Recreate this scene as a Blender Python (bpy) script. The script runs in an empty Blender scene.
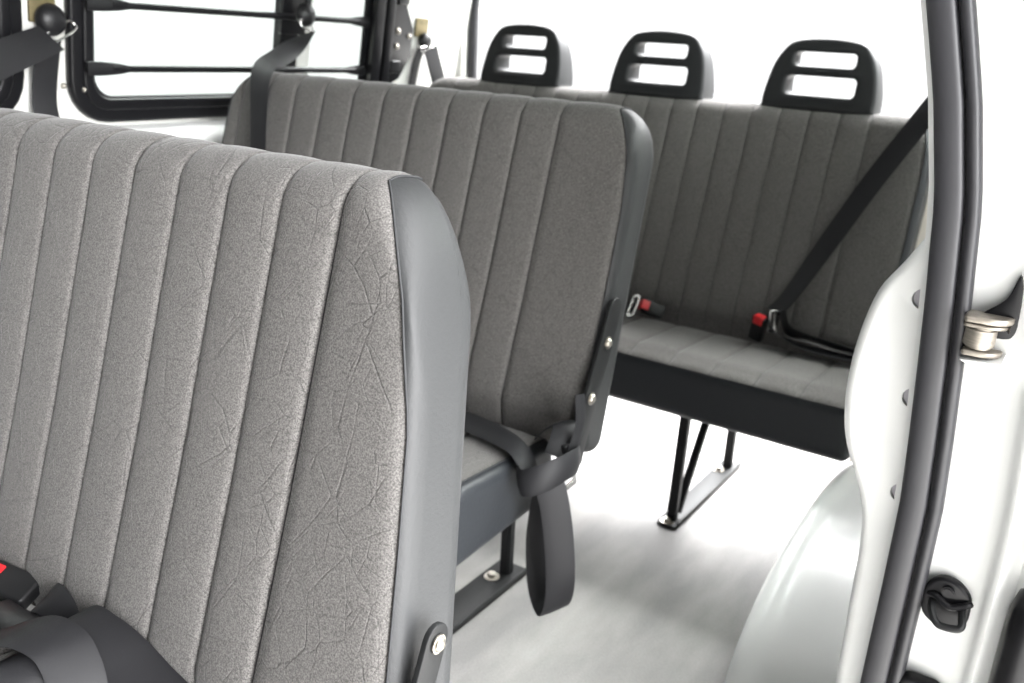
import bpy, bmesh, math, random
from mathutils import Vector, Matrix
random.seed(4)
C = bpy.context.scene.collection
PI = math.pi
sin, cos, sqrt = math.sin, math.cos, math.sqrt

# ------------------------------------------------------------------ materials
def mat(name, col, rough=.5, metal=0., spec=.5, sheen=0., coat=0.):
    m = bpy.data.materials.new(name); m.use_nodes = True
    nt = m.node_tree; b = nt.nodes['Principled BSDF']
    b.inputs['Base Color'].default_value = (*col, 1)
    b.inputs['Roughness'].default_value = rough
    b.inputs['Metallic'].default_value = metal
    b.inputs['Specular IOR Level'].default_value = spec
    if sheen:
        b.inputs['Sheen Weight'].default_value = sheen
        b.inputs['Sheen Roughness'].default_value = .4
    b.inputs['Coat Weight'].default_value = coat
    b.inputs['Coat Roughness'].default_value = .12
    return m, nt, b

def N(nt, typ, **kw):
    n = nt.nodes.new(typ)
    for k, v in kw.items():
        if k in n.inputs.keys(): n.inputs[k].default_value = v
        else: setattr(n, k, v)
    return n

def noise_bump(m, nt, b, scale, strength, dist=.001, detail=3, colvar=0., stretch=(1, 1, 1)):
    tc = N(nt, 'ShaderNodeTexCoord'); mp = N(nt, 'ShaderNodeMapping', Scale=stretch)
    nt.links.new(tc.outputs['Object'], mp.inputs[0])
    nz = N(nt, 'ShaderNodeTexNoise', Scale=scale, Detail=detail)
    nt.links.new(mp.outputs[0], nz.inputs['Vector'])
    bp = N(nt, 'ShaderNodeBump', Strength=strength, Distance=dist)
    nt.links.new(nz.outputs[0], bp.inputs['Height']); nt.links.new(bp.outputs[0], b.inputs['Normal'])
    if colvar:
        c = b.inputs['Base Color'].default_value[:3]
        r = N(nt, 'ShaderNodeValToRGB')
        r.color_ramp.elements[0].position = .35; r.color_ramp.elements[1].position = .65
        r.color_ramp.elements[0].color = (*[x * (1 - colvar) for x in c], 1)
        r.color_ramp.elements[1].color = (*[min(1, x * (1 + colvar)) for x in c], 1)
        nt.links.new(nz.outputs[0], r.inputs[0]); nt.links.new(r.outputs[0], b.inputs['Base Color'])

M = {}
def fabric(name, c):
    m, nt, b = mat(name, c, .95, 0, .12, .2)
    L = nt.links.new
    tc = N(nt, 'ShaderNodeTexCoord')
    g = N(nt, 'ShaderNodeTexNoise', Scale=620., Detail=4.); L(tc.outputs['Object'], g.inputs['Vector'])
    d = N(nt, 'ShaderNodeTexNoise', Scale=14., Detail=2.); L(tc.outputs['Object'], d.inputs['Vector'])
    ad = N(nt, 'ShaderNodeVectorMath', operation='MULTIPLY_ADD')
    L(d.outputs['Color'], ad.inputs[0]); ad.inputs[1].default_value = (.015, .015, .015); L(tc.outputs['Object'], ad.inputs[2])
    hs = []
    for sc, off, rot in ((19., (0, 0, 0), .6), (26., (3.1, 1.7, .4), -.8), (34., (1.1, 5.2, 2.3), 1.3)):
        mp = N(nt, 'ShaderNodeMapping'); mp.inputs['Location'].default_value = off
        mp.inputs['Rotation'].default_value = (0, rot, 0); mp.inputs['Scale'].default_value = (1, .35, .8)
        L(ad.outputs[0], mp.inputs[0])
        v = N(nt, 'ShaderNodeTexVoronoi', feature='DISTANCE_TO_EDGE', Scale=sc); L(mp.outputs[0], v.inputs['Vector'])
        mr = N(nt, 'ShaderNodeMapRange'); mr.inputs['From Max'].default_value = .022
        L(v.outputs['Distance'], mr.inputs['Value'])
        # break the strokes up so they do not close into cells
        bk = N(nt, 'ShaderNodeTexNoise', Scale=sc * 1.1, Detail=1.); L(mp.outputs[0], bk.inputs['Vector'])
        gt = N(nt, 'ShaderNodeMapRange'); gt.inputs['From Min'].default_value = .40; gt.inputs['From Max'].default_value = .60
        L(bk.outputs[0], gt.inputs['Value'])
        mx = N(nt, 'ShaderNodeMath', operation='MAXIMUM'); L(mr.outputs[0], mx.inputs[0]); L(gt.outputs[0], mx.inputs[1])
        hs.append(mx)
    m1 = N(nt, 'ShaderNodeMath', operation='MULTIPLY'); L(hs[0].outputs[0], m1.inputs[0]); L(hs[1].outputs[0], m1.inputs[1])
    m2 = N(nt, 'ShaderNodeMath', operation='MULTIPLY'); L(m1.outputs[0], m2.inputs[0]); L(hs[2].outputs[0], m2.inputs[1])
    # colour: speckled pile, slightly darker in the pressed strokes
    r = N(nt, 'ShaderNodeValToRGB')
    r.color_ramp.elements[0].position = .36; r.color_ramp.elements[1].position = .66
    r.color_ramp.elements[0].color = (*[x * .62 for x in c], 1); r.color_ramp.elements[1].color = (*[x * 1.42 for x in c], 1)
    L(g.outputs[0], r.inputs[0])
    dk = N(nt, 'ShaderNodeMapRange'); dk.inputs['To Min'].default_value = .88; L(m2.outputs[0], dk.inputs['Value'])
    mc = N(nt, 'ShaderNodeVectorMath', operation='SCALE'); L(r.outputs[0], mc.inputs[0]); L(dk.outputs[0], mc.inputs['Scale'])
    L(mc.outputs[0], b.inputs['Base Color'])
    b1 = N(nt, 'ShaderNodeBump', Strength=.42, Distance=.0016); L(m2.outputs[0], b1.inputs['Height'])
    b2 = N(nt, 'ShaderNodeBump', Strength=.5, Distance=.0008); L(g.outputs[0], b2.inputs['Height']); L(b1.outputs[0], b2.inputs['Normal'])
    L(b2.outputs[0], b.inputs['Normal'])
    return m
M['fabric'] = fabric('grey_velour', (.112, .107, .103))

def vinyl(name, c, rough):
    m, nt, b = mat(name, c, rough, 0, .5)
    b.inputs['Specular IOR Level'].default_value = .3
    noise_bump(m, nt, b, 240, .4, .001, 4)
    return m
M['vinyl'] = vinyl('grey_vinyl', (.030, .031, .032), .5)
M['vinyl_dark'] = vinyl('charcoal_vinyl', (.019, .021, .024), .42)
m, nt, b = mat('piping', (.035, .036, .038), .7, 0, .2); M['piping'] = m
m, nt, b = mat('dark_thread', (.03, .028, .032), .9); M['thread'] = m
m, nt, b = mat('black_plastic', (.009, .009, .010), .4, 0, .3); noise_bump(m, nt, b, 500, .15, .0004); M['plastic'] = m
m, nt, b = mat('headrest_plastic', (.012, .013, .014), .62, 0, .3); noise_bump(m, nt, b, 500, .2, .0004); M['head'] = m
m, nt, b = mat('black_steel', (.010, .0105, .011), .5, 0, .25); noise_bump(m, nt, b, 90, .1, .0006); M['steel_black'] = m
m, nt, b = mat('frame_black', (.007, .007, .008), .3, 0, .22); M['frame'] = m
m, nt, b = mat('rubber', (.022, .022, .025), .45, 0, .4); noise_bump(m, nt, b, 150, .12, .0006, stretch=(1, 1, .3)); M['rubber'] = m
m, nt, b = mat('webbing', (.012, .012, .0135), .55, 0, .25, .0)
tc = N(nt, 'ShaderNodeTexCoord'); w = N(nt, 'ShaderNodeTexNoise', Scale=420., Detail=2.)
nt.links.new(tc.outputs['Object'], w.inputs['Vector'])
bp = N(nt, 'ShaderNodeBump', Strength=.35, Distance=.0006); nt.links.new(w.outputs[0], bp.inputs['Height']); nt.links.new(bp.outputs[0], b.inputs['Normal'])
M['web'] = m
m, nt, b = mat('chrome', (.55, .54, .53), .22, 1.); M['chrome'] = m
m, nt, b = mat('bolt_zinc', (.5, .47, .42), .33, 1.); noise_bump(m, nt, b, 120, .2, .0006); M['bolt'] = m
m, nt, b = mat('red_plastic', (.55, .015, .02), .35); M['red'] = m
m, nt, b = mat('brass_zinc', (.13, .105, .05), .55, .4); noise_bump(m, nt, b, 60, .2, .0006, colvar=.2); M['brass'] = m
m, nt, b = mat('guide_metal', (.27, .245, .21), .45, .7); noise_bump(m, nt, b, 70, .25, .001, colvar=.15, stretch=(1, 1, 6)); M['guide'] = m
m, nt, b = mat('white_paint', (.7, .71, .70), .3, 0, .5, 0, .35); noise_bump(m, nt, b, 12, .04, .002); M['paint'] = m
m, nt, b = mat('cream_panel', (.74, .71, .64), .55); noise_bump(m, nt, b, 40, .06, .001); M['cream'] = m
m, nt, b = mat('inner_panel', (.55, .55, .525), .5); noise_bump(m, nt, b, 60, .08, .001); M['inner'] = m
m, nt, b = mat('ceiling_lining', (.16, .16, .16), .85); noise_bump(m, nt, b, 150, .2, .001); M['ceil'] = m
m, nt, b = mat('plug_grey', (.32, .31, .34), .5); noise_bump(m, nt, b, 80, .1, .001); M['plug'] = m
m, nt, b = mat('concrete', (.5, .49, .47), .9); noise_bump(m, nt, b, 9, .3, .004, 6, .12); M['ground'] = m
# carpet
m, nt, b = mat('light_carpet', (.5, .49, .475), .62, 0, .4, .15); L = nt.links.new
tc = N(nt, 'ShaderNodeTexCoord'); g = N(nt, 'ShaderNodeTexNoise', Scale=330., Detail=4.); L(tc.outputs['Object'], g.inputs['Vector'])
mp = N(nt, 'ShaderNodeMapping', Scale=(3.2, 1.1, 1)); L(tc.outputs['Object'], mp.inputs[0])
s = N(nt, 'ShaderNodeTexNoise', Scale=3.0, Detail=4.); L(mp.outputs[0], s.inputs['Vector'])
r = N(nt, 'ShaderNodeValToRGB'); e = r.color_ramp.elements
e[0].position = .38; e[0].color = (.17,.165,.162,1); e[1].position = .68; e[1].color = (.27,.262,.25,1)
L(s.outputs[0], r.inputs[0])
r2 = N(nt, 'ShaderNodeMapRange'); r2.inputs['From Min'].default_value = .3; r2.inputs['From Max'].default_value = .7
r2.inputs['To Min'].default_value = .85; r2.inputs['To Max'].default_value = 1.13; L(g.outputs[0], r2.inputs['Value'])
sc = N(nt, 'ShaderNodeVectorMath', operation='SCALE'); L(r.outputs[0], sc.inputs[0]); L(r2.outputs[0], sc.inputs['Scale'])
L(sc.outputs[0], b.inputs['Base Color'])
bp = N(nt, 'ShaderNodeBump', Strength=.3, Distance=.001); L(g.outputs[0], bp.inputs['Height']); L(bp.outputs[0], b.inputs['Normal'])
M['carpet'] = m
# glass pane: mostly clear, faint reflection
m = bpy.data.materials.new('window_glass'); m.use_nodes = True; nt = m.node_tree; nt.nodes.clear()
o_ = N(nt, 'ShaderNodeOutputMaterial'); tr = N(nt, 'ShaderNodeBsdfTransparent'); gl = N(nt, 'ShaderNodeBsdfGlossy', Roughness=.02)
tr.inputs[0].default_value = (.93, .96, .94, 1)
fr = N(nt, 'ShaderNodeLayerWeight', Blend=.12); mx = N(nt, 'ShaderNodeMixShader')
nt.links.new(fr.outputs['Facing'], mx.inputs[0]); nt.links.new(tr.outputs[0], mx.inputs[1]); nt.links.new(gl.outputs[0], mx.inputs[2])
nt.links.new(mx.outputs[0], o_.inputs[0]); M['glass'] = m

# ------------------------------------------------------------------ object helpers
ORG = {}
def thing(name, label, cat, loc, group=None):
    o = bpy.data.objects.new(name, None); C.objects.link(o); o.location = loc
    o.empty_display_size = .05
    o['label'] = label; o['category'] = cat
    if group: o['group'] = group
    ORG[o.name] = Vector(loc)
    return o

def root_of(o):
    while o.parent: o = o.parent
    return o

def obj(name, bm, m, parent=None, smooth=True, sharp=35, label=None, org=None):
    """bm is in world coordinates; vertices are stored relative to the thing's origin"""
    me = bpy.data.meshes.new(name)
    if parent is not None: og = ORG[root_of(parent).name]
    else: og = Vector(org) if org is not None else Vector((0, 0, 0))
    bmesh.ops.translate(bm, verts=bm.verts, vec=-og)
    bmesh.ops.recalc_face_normals(bm, faces=bm.faces)
    bm.to_mesh(me); bm.free()
    me.materials.append(m)
    if smooth:
        me.shade_smooth()
        if sharp: me.set_sharp_from_angle(angle=math.radians(sharp))
    o = bpy.data.objects.new(name, me); C.objects.link(o)
    if parent is None:
        o.location = og; ORG[o.name] = og
    else: o.parent = parent
    if label: o['label'] = label
    return o

def tag(o, label, cat, group=None):
    o['label'] = label; o['category'] = cat
    if group: o['group'] = group
    return o

def struct(name, bm, m, **k):
    o = obj(name, bm, m, **k); o['kind'] = 'structure'; return o

def newbm(): return bmesh.new()

def box(bm, x0, x1, y0, y1, z0, z1, bev=0., seg=2):
    t = bmesh.new(); bmesh.ops.create_cube(t, size=1)
    bmesh.ops.scale(t, vec=(abs(x1 - x0), abs(y1 - y0), abs(z1 - z0)), verts=t.verts)
    bmesh.ops.translate(t, vec=((x0 + x1) / 2, (y0 + y1) / 2, (z0 + z1) / 2), verts=t.verts)
    if bev: bmesh.ops.bevel(t, geom=t.edges[:], offset=bev, segments=seg, affect='EDGES', profile=.5)
    merge(bm, t); return bm

def merge(bm, t, mtx=None):
    if mtx is not None: bmesh.ops.transform(t, matrix=mtx, verts=t.verts)
    me = bpy.data.meshes.new('tmp'); t.to_mesh(me); t.free(); bm.from_mesh(me); bpy.data.meshes.remove(me)

def frame_mtx(p, zdir, xdir=None):
    z = Vector(zdir).normalized()
    x = Vector(xdir) if xdir is not None else (Vector((1, 0, 0)) if abs(z.x) < .9 else Vector((0, 1, 0)))
    x = (x - z * x.dot(z)).normalized(); y = z.cross(x)
    m = Matrix((x, y, z)).transposed().to_4x4(); m.translation = Vector(p); return m

def obox(bm, c, size, zdir, xdir=None, bev=0.):
    t = bmesh.new(); box(t, -size[0] / 2, size[0] / 2, -size[1] / 2, size[1] / 2, -size[2] / 2, size[2] / 2, bev)
    merge(bm, t, frame_mtx(c, zdir, xdir)); return bm

def cyl(bm, p0, p1, r, n=16, r2=None, bev=0.):
    p0 = Vector(p0); p1 = Vector(p1); t = bmesh.new(); h = (p1 - p0).length
    bmesh.ops.create_cone(t, cap_ends=True, segments=n, radius1=r, radius2=r if r2 is None else r2, depth=h)
    if bev:
        es = [e for e in t.edges if abs(e.verts[0].co.z - e.verts[1].co.z) < 1e-6]
        bmesh.ops.bevel(t, geom=es, offset=bev, segments=2, affect='EDGES')
    merge(bm, t, frame_mtx((p0 + p1) / 2, p1 - p0)); return bm

def catmull(pts, k=6, closed=False):
    P = [Vector(p) for p in pts]; n = len(P); out = []
    rng = range(n if closed else n - 1)
    for i in rng:
        a = P[(i - 1) % n] if closed or i > 0 else P[0] * 2 - P[1]
        b_, c = P[i], P[(i + 1) % n]
        d = P[(i + 2) % n] if closed or i + 2 < n else P[-1] * 2 - P[-2]
        for j in range(k):
            t = j / k
            out.append(.5 * ((2 * b_) + (c - a) * t + (2 * a - 5 * b_ + 4 * c - d) * t * t + (3 * b_ - a - 3 * c + d) * t ** 3))
    if not closed: out.append(P[-1])
    return out

def tube(bm, pts, r, n=8, closed=False, rad=None):
    pts = [Vector(p) for p in pts]; m = len(pts); rings = []; up = None
    for i, p in enumerate(pts):
        a = pts[(i - 1) % m] if closed or i > 0 else p; c = pts[(i + 1) % m] if closed or i < m - 1 else p
        t = (c - a).normalized()
        if up is None: up = Vector((0, 0, 1)) if abs(t.z) < .9 else Vector((0, 1, 0))
        s = t.cross(up)
        if s.length < 1e-5: s = t.cross(Vector((1, 0, 0)))
        s.normalize(); up = s.cross(t).normalized()
        rr = rad[i] if rad else r
        rings.append([bm.verts.new(p + (s * cos(2 * PI * j / n) + up * sin(2 * PI * j / n)) * rr) for j in range(n)])
    for i in range(m if closed else m - 1):
        A, B = rings[i], rings[(i + 1) % m]
        for j in range(n): bm.faces.new((A[j], A[(j + 1) % n], B[(j + 1) % n], B[j]))
    if not closed: bm.faces.new(rings[0][::-1]); bm.faces.new(rings[-1])
    return bm

def loft(bm, rings, closed_ring=True, cap=True, closed_path=False):
    R_ = [[bm.verts.new(p) for p in r] for r in rings]; n = len(R_[0])
    for i in range(len(R_) if closed_path else len(R_) - 1):
        A, B = R_[i], R_[(i + 1) % len(R_)]
        for j in range(n if closed_ring else n - 1):
            bm.faces.new((A[j], A[(j + 1) % n], B[(j + 1) % n], B[j]))
    if cap and closed_ring and not closed_path: bm.faces.new(R_[0][::-1]); bm.faces.new(R_[-1])
    return bm

def ribbon(bm, pts, wid, w=.046, th=.0016, k=6, crown=0.):
    """belt webbing: centre points, width direction at each point; a closed thin strap with real thickness"""
    P = catmull(pts, k); W = catmull(wid, k) if isinstance(wid, list) else [Vector(wid)] * len(P)
    rings = []
    for i, p in enumerate(P):
        a = P[max(0, i - 1)]; c = P[min(len(P) - 1, i + 1)]; t = (c - a).normalized()
        s = W[i] - t * W[i].dot(t); s.normalize(); nn = t.cross(s).normalized()
        us = [-1, -.92, -.3, .3, .92, 1]
        top = [p + s * (u * w / 2) + nn * (th / 2 * (1 if abs(u) < .95 else .4) + crown * (1 - u * u)) for u in us]
        bot = [p + s * (u * w / 2) + nn * (-th / 2 * (1 if abs(u) < .95 else .4) + crown * (1 - u * u)) for u in us[::-1]]
        rings.append(top + bot)
    loft(bm, rings); return bm

def rrect(x0, x1, y0, y1, r, n=6):
    out = []
    if not isinstance(r, (tuple, list)): r = (r,) * 4
    for (cx, cy, a, q) in ((x1 - r[0], y1 - r[0], 0, r[0]), (x0 + r[1], y1 - r[1], PI / 2, r[1]), (x0 + r[2], y0 + r[2], PI, r[2]), (x1 - r[3], y0 + r[3], 1.5 * PI, r[3])):
        for i in range(n + 1):
            t = a + PI / 2 * i / n; out.append((cx + q * cos(t), cy + q * sin(t)))
    return out

def plate(outlines, depth, bev=0., res=2):
    """2D outlines (first outer, others holes) filled, thickened along local z and bevelled; returns a bmesh in local space"""
    cu = bpy.data.curves.new('c', 'CURVE'); cu.dimensions = '2D'; cu.fill_mode = 'BOTH'
    cu.extrude = max(depth / 2 - bev, .0001); cu.bevel_depth = bev; cu.bevel_resolution = res; cu.offset = -bev
    for o in outlines:
        s_ = cu.splines.new('POLY'); s_.points.add(len(o) - 1); s_.use_cyclic_u = True
        for i, p in enumerate(o): s_.points[i].co = (p[0], p[1], 0, 1)
    ob = bpy.data.objects.new('c', cu); C.objects.link(ob)
    dg = bpy.context.evaluated_depsgraph_get(); dg.update()
    me = bpy.data.meshes.new_from_object(ob.evaluated_get(dg))
    t = bmesh.new(); t.from_mesh(me); bpy.data.meshes.remove(me)
    bpy.data.objects.remove(ob); bpy.data.curves.remove(cu)
    bmesh.ops.remove_doubles(t, verts=t.verts, dist=1e-5)
    return t

def fillet(poly, nseg=6, nsub=6):
    """closed polygon [(a,b,r)] -> dense rounded loop and marker index of each corner's start"""
    n = len(poly); out = []; marks = []; arcs = []
    for i in range(n):
        p = Vector(poly[i][:2]); a = Vector(poly[i - 1][:2]); c = Vector(poly[(i + 1) % n][:2]); r = poly[i][2]
        d1 = (a - p).normalized(); d2 = (c - p).normalized(); ang = d1.angle(d2)
        t = min(r / math.tan(ang / 2), .49 * (a - p).length, .49 * (c - p).length); rr = t * math.tan(ang / 2)
        cen = p + (d1 + d2).normalized() * (rr / sin(ang / 2))
        s = p + d1 * t - cen; e_ = p + d2 * t - cen
        a0 = math.atan2(s.y, s.x); a1 = math.atan2(e_.y, e_.x); da = (a1 - a0 + PI) % (2 * PI) - PI
        arcs.append([cen + Vector((cos(a0 + da * k / nseg), sin(a0 + da * k / nseg))) * rr for k in range(nseg + 1)])
    for i in range(n):
        marks.append(len(out)); out += arcs[i]
        e_ = arcs[i][-1]; s = arcs[(i + 1) % n][0]
        for k in range(1, nsub): out.append(e_.lerp(s, k / nsub))
    return out, marks

def normals2(loop):
    n = len(loop); out = []
    area = sum(loop[i].x * loop[(i + 1) % n].y - loop[(i + 1) % n].x * loop[i].y for i in range(n))
    sg = 1 if area > 0 else -1
    for i in range(n):
        t = (loop[(i + 1) % n] - loop[i - 1]).normalized(); out.append(Vector((t.y, -t.x)) * sg)
    return out

# ------------------------------------------------------------------ upholstery
class Cushion:
    tap = 0.
    """a long upholstered roll: a rounded (y,z) section carried along x, rounded over at both ends"""
    def __init__(s, secfn, x0, x1, Rf, Rc):
        s.secfn, s.x0, s.x1, s.Rf, s.Rc = secfn, x0, x1, Rf, Rc; s.cache = {}
        s.n = len(secfn(0.))
    def sec(s, d):
        k = round(d, 5)
        if k not in s.cache:
            l = s.secfn(d); s.cache[k] = (l, normals2(l))
        return s.cache[k]
    def P(s, x, v, puff=0.):
        e = max(0., min(x - s.x0, s.x1 - x))
        d = s.Rc - sqrt(max(0, s.Rc ** 2 - (s.Rc - e) ** 2)) if e < s.Rc else 0.
        i = s.Rf * (1 - sqrt(max(0, 1 - (1 - e / s.Rf) ** 2))) if e < s.Rf else 0.
        l, nn = s.sec(d); p = l[v] - nn[v] * (i - puff)
        if s.tap:
            wt = min(1, max(0, (x - s.x1 + .15) / .15)); x = x - s.tap * wt * (p.y - .45)
        return Vector((x, p.x, p.y))

def ease(a, b_, n):
    return [a + (b_ - a) * i / n for i in range(n + 1)]

def grid(bm, rows):
    V = [[bm.verts.new(p) for p in r] for r in rows]
    for i in range(len(V) - 1):
        for j in range(len(V[0]) - 1):
            bm.faces.new((V[i][j], V[i][j + 1], V[i + 1][j + 1], V[i + 1][j]))

def upholster(root, cu, va, vb, seamR, seamL, seams, puff, names, mats, fpc=9, fade=None, seam_len=None):
    """fabric over section rows va..vb between the end seams, vinyl elsewhere, thin piping on the seams.
    seamR/seamL(v) give distance of the side seam from each end; seams = x of the stitched channels"""
    fab_n, vin_n = names; rows = []
    for v in range(va, vb + 1):
        xl = cu.x0 + seamL(v); xr = cu.x1 - seamR(v)
        st = [xl] + [x for x in seams] + [xr]
        f = (fade(v) if fade else 1.)
        row = []
        for k in range(len(st) - 1):
            a, b2 = st[k], st[k + 1]
            a = min(max(a, xl), xr); b2 = min(max(b2, xl), xr)
            for q in range(fpc if k < len(st) - 2 else fpc + 1):
                t = q / fpc; tt = .5 - .5 * cos(PI * t)           # crowd vertices at the seams
                x = a + (b2 - a) * tt
                pf = puff * f * (abs(sin(PI * tt)) ** .24 - .66) if b2 - a > .006 else 0
                row.append(cu.P(x, v, pf))
        rows.append(row)
    bm = newbm(); grid(bm, rows); fo = obj(fab_n, bm, mats[0], root, sharp=0)
    # vinyl
    bm = newbm()
    for side in (0, 1):
        rr = []
        for v in list(range(va, vb + 1)):
            e = (seamL if side == 0 else seamR)(v)
            es = [e * (1 - sin(PI / 2 * q / 12)) for q in range(13)]
            rr.append([cu.P(cu.x0 + q if side == 0 else cu.x1 - q, v) for q in es])
        grid(bm, rr)
    es = [.09 * (1 - cos(PI / 2 * q / 14)) for q in range(15)]
    xs = [cu.x0 + e for e in es] + ease(cu.x0 + .09, cu.x1 - .09, 10)[1:-1] + [cu.x1 - e for e in es[::-1]]
    rr = []
    for v in list(range(vb, cu.n)) + list(range(0, va + 1)): rr.append([cu.P(x, v) for x in xs])
    grid(bm, rr)
    for x in (cu.x0, cu.x1):                                         # end panels
        ring = [bm.verts.new(cu.P(x, v)) for v in range(cu.n)]
        f = bm.faces.new(ring); bmesh.ops.triangulate(bm, faces=[f])
    obj(vin_n, bm, mats[1], root, sharp=0)
    bm = newbm()
    for x in seams:
        vs = [v for v in range(va, vb - 3) if cu.x0 + seamL(v) + .004 < x < cu.x1 - seamR(v) - .004]
        if len(vs) > 3: tube(bm, [cu.P(x, v, -.66 * puff * (fade(v) if fade else 1) + .0003) for v in vs], .0009, 5)
    so = obj('seam_stitching', bm, M['thread'], fo, sharp=0)
    bm = newbm()
    path = [cu.P(cu.x1 - seamR(v), v, .001) for v in range(va, vb + 1)] + [cu.P(cu.x0 + seamL(v), v, .001) for v in range(vb, va - 1, -1)]
    tube(bm, [p for i, p in enumerate(path) if i == 0 or (p - path[i - 1]).length > 1e-4], .0011, 6, closed=True)
    obj('piping', bm, M['piping'], fo, sharp=0)
    return fo

def backrest(root, J, x0, x1, seams, vin='vinyl', ztop=.945, Rc=.085, fabname='backrest', seam_front=.010, seam_top=.060, puff=.0085, tap=0., rec=.27):
    def poly(zt):
        d = zt - .945; y = J + rec * (zt - .42)
        return [(J + .004, .388, .032), (J - .004, .45, .06), (J + rec * .22 - .006, .64, .4), (y - .004, zt, .048), (y + .080, zt - .012, .027), (J + .076, .362, .030)]
    def sec(d): return fillet(poly(ztop - d), 9, 9)[0]
    base, marks = fillet(poly(ztop), 9, 9)
    cu = Cushion(sec, x0, x1, .024, Rc); cu.tap = tap
    va, vb = 3, marks[4] + 2
    vfront, vcrest = marks[3] - 4, marks[3] + 6
    def seam(v):
        if v > vcrest: return seam_top
        if v <= vfront: return seam_front
        t = min(1, (v - vfront) / (vcrest - vfront)); return seam_front + (seam_top - seam_front) * t ** 1.8
    def fade(v):
        if v < va + 4: return (v - va) / 4
        return max(0., min(1., (vb - v) / 5.)) * (1 if v < marks[3] else max(.55, 1 - (v - marks[3]) / 14))
    return upholster(root, cu, va, vb, seam, seam, seams, puff, (fabname, 'side_cover'), (M['fabric'], M[vin]), fade=fade)

def seat(root, J, depth, x0, x1, seams, vin='vinyl_dark'):
    yf = J - depth
    poly = [(yf, .288, .03), (yf - .006, .408, .022), (yf + .05, .424, .08), (J - .012, .41, .02), (J - .012, .30, .02)]
    loop, marks = fillet(poly, 7, 6)
    cu = Cushion(lambda d: loop, x0, x1, .018, .001)
    va, vb = marks[1] + 4, marks[3] + 3
    def fade(v): return max(0, min(1., (v - va) / 4., (vb - v) / 3.))
    sf = lambda v: .016
    upholster(root, cu, va, vb, sf, sf, seams, .007, ('seat_cushion', 'seat_cover'), (M['fabric'], M[vin]), fade=fade)

def seam_list(x_start, step, x0):
    out = []; x = x_start
    while x > x0 + .03: out.append(x); x -= step
    return out[::-1]

def bolt(parent, p, nrm, r=.009, name='bolt'):
    bm = newbm(); p = Vector(p); nv = Vector(nrm).normalized()
    cyl(bm, p, p + nv * .0015, r * 1.35, 20)
    t = bmesh.new(); bmesh.ops.create_uvsphere(t, u_segments=16, v_segments=8, radius=r)
    bmesh.ops.scale(t, vec=(1, 1, .62), verts=t.verts); merge(bm, t, frame_mtx(p + nv * .002, nv))
    return obj(name, bm, M['bolt'], parent, sharp=40)

def hexbolt(parent, p, r=.010):
    bm = newbm(); p = Vector(p)
    cyl(bm, p, p + Vector((0, 0, .002)), r * 1.6, 20)
    t = bmesh.new(); bmesh.ops.create_cone(t, cap_ends=True, segments=6, radius1=r, radius2=r * .95, depth=.008)
    bmesh.ops.bevel(t, geom=t.edges[:], offset=.0012, segments=1, affect='EDGES')
    merge(bm, t, Matrix.Translation(p + Vector((0, 0, .006))))
    return obj('bolt', bm, M['bolt'], parent, smooth=False)

def legs(root, x, J, brace=True, pw=.026):
    y0, y1 = J - .235, J + .165
    bm = newbm(); t = plate([rrect(-pw, pw, y0 - .02, y1 + .005, .012)], .005, .001)
    merge(bm, t, Matrix.Translation((x, 0, .0045)))
    box(bm, x + pw - .005, x + pw, y0 - .01, y1 + .003, .003, .016, .001)
    obj('base_plate', bm, M['steel_black'], root)
    for (ya, yb) in ((y0 + .012, y0 + .022), (y1 - .03, y1 - .035)):
        bm = newbm(); loft(bm, [[Vector((x + a, yy + b_, z)) for a, b_ in ((-.011, -.011), (.011, -.011), (.011, .011), (-.011, .011))] for yy, z in ((ya, .006), (yb, .305))])
        bmesh.ops.bevel(bm, geom=[e for e in bm.edges if abs(e.verts[0].co.z - e.verts[1].co.z) > .1], offset=.003, segments=2, affect='EDGES')
        obj('leg', bm, M['steel_black'], root)
    if brace:
        bm = newbm(); a = Vector((x + .004, y0 + .03, .02)); c = Vector((x + .004, y0 + .205, .305))
        obox(bm, (a + c) / 2, (.018, .016, (c - a).length), c - a, (1, 0, 0), .002)
        obj('brace', bm, M['steel_black'], root)
    hexbolt(root, (x - .004, y0 - .003, .007)); hexbolt(root, (x - .012, y1 - .065, .007))

def side_bracket(root, x, pts, w=.034, tipround=True):
    """flat steel arm following (y,z) points on the end of the bench"""
    P = [Vector(p) for p in pts]; L_, R_ = [], []
    for i, p in enumerate(P):
        a = P[max(0, i - 1)]; c = P[min(len(P) - 1, i + 1)]; t = (c - a).normalized(); n_ = Vector((-t.y, t.x))
        L_.append(p + n_ * w / 2); R_.append(p - n_ * w / 2)
    top = P[-1]; t = (P[-1] - P[-2]).normalized(); n_ = Vector((-t.y, t.x))
    arc = [top + (n_ * cos(PI * k / 8) + t * sin(PI * k / 8)) * w / 2 for k in range(1, 8)]
    out = L_ + arc + R_[::-1]
    tb = plate([[(p.x, p.y) for p in out]], .006, .0012)
    mt = Matrix(((0, 0, 1, x), (1, 0, 0, 0), (0, 1, 0, 0), (0, 0, 0, 1)))
    bm = newbm(); merge(bm, tb, mt)
    return obj('side_bracket', bm, M['steel_black'], root)

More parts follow.
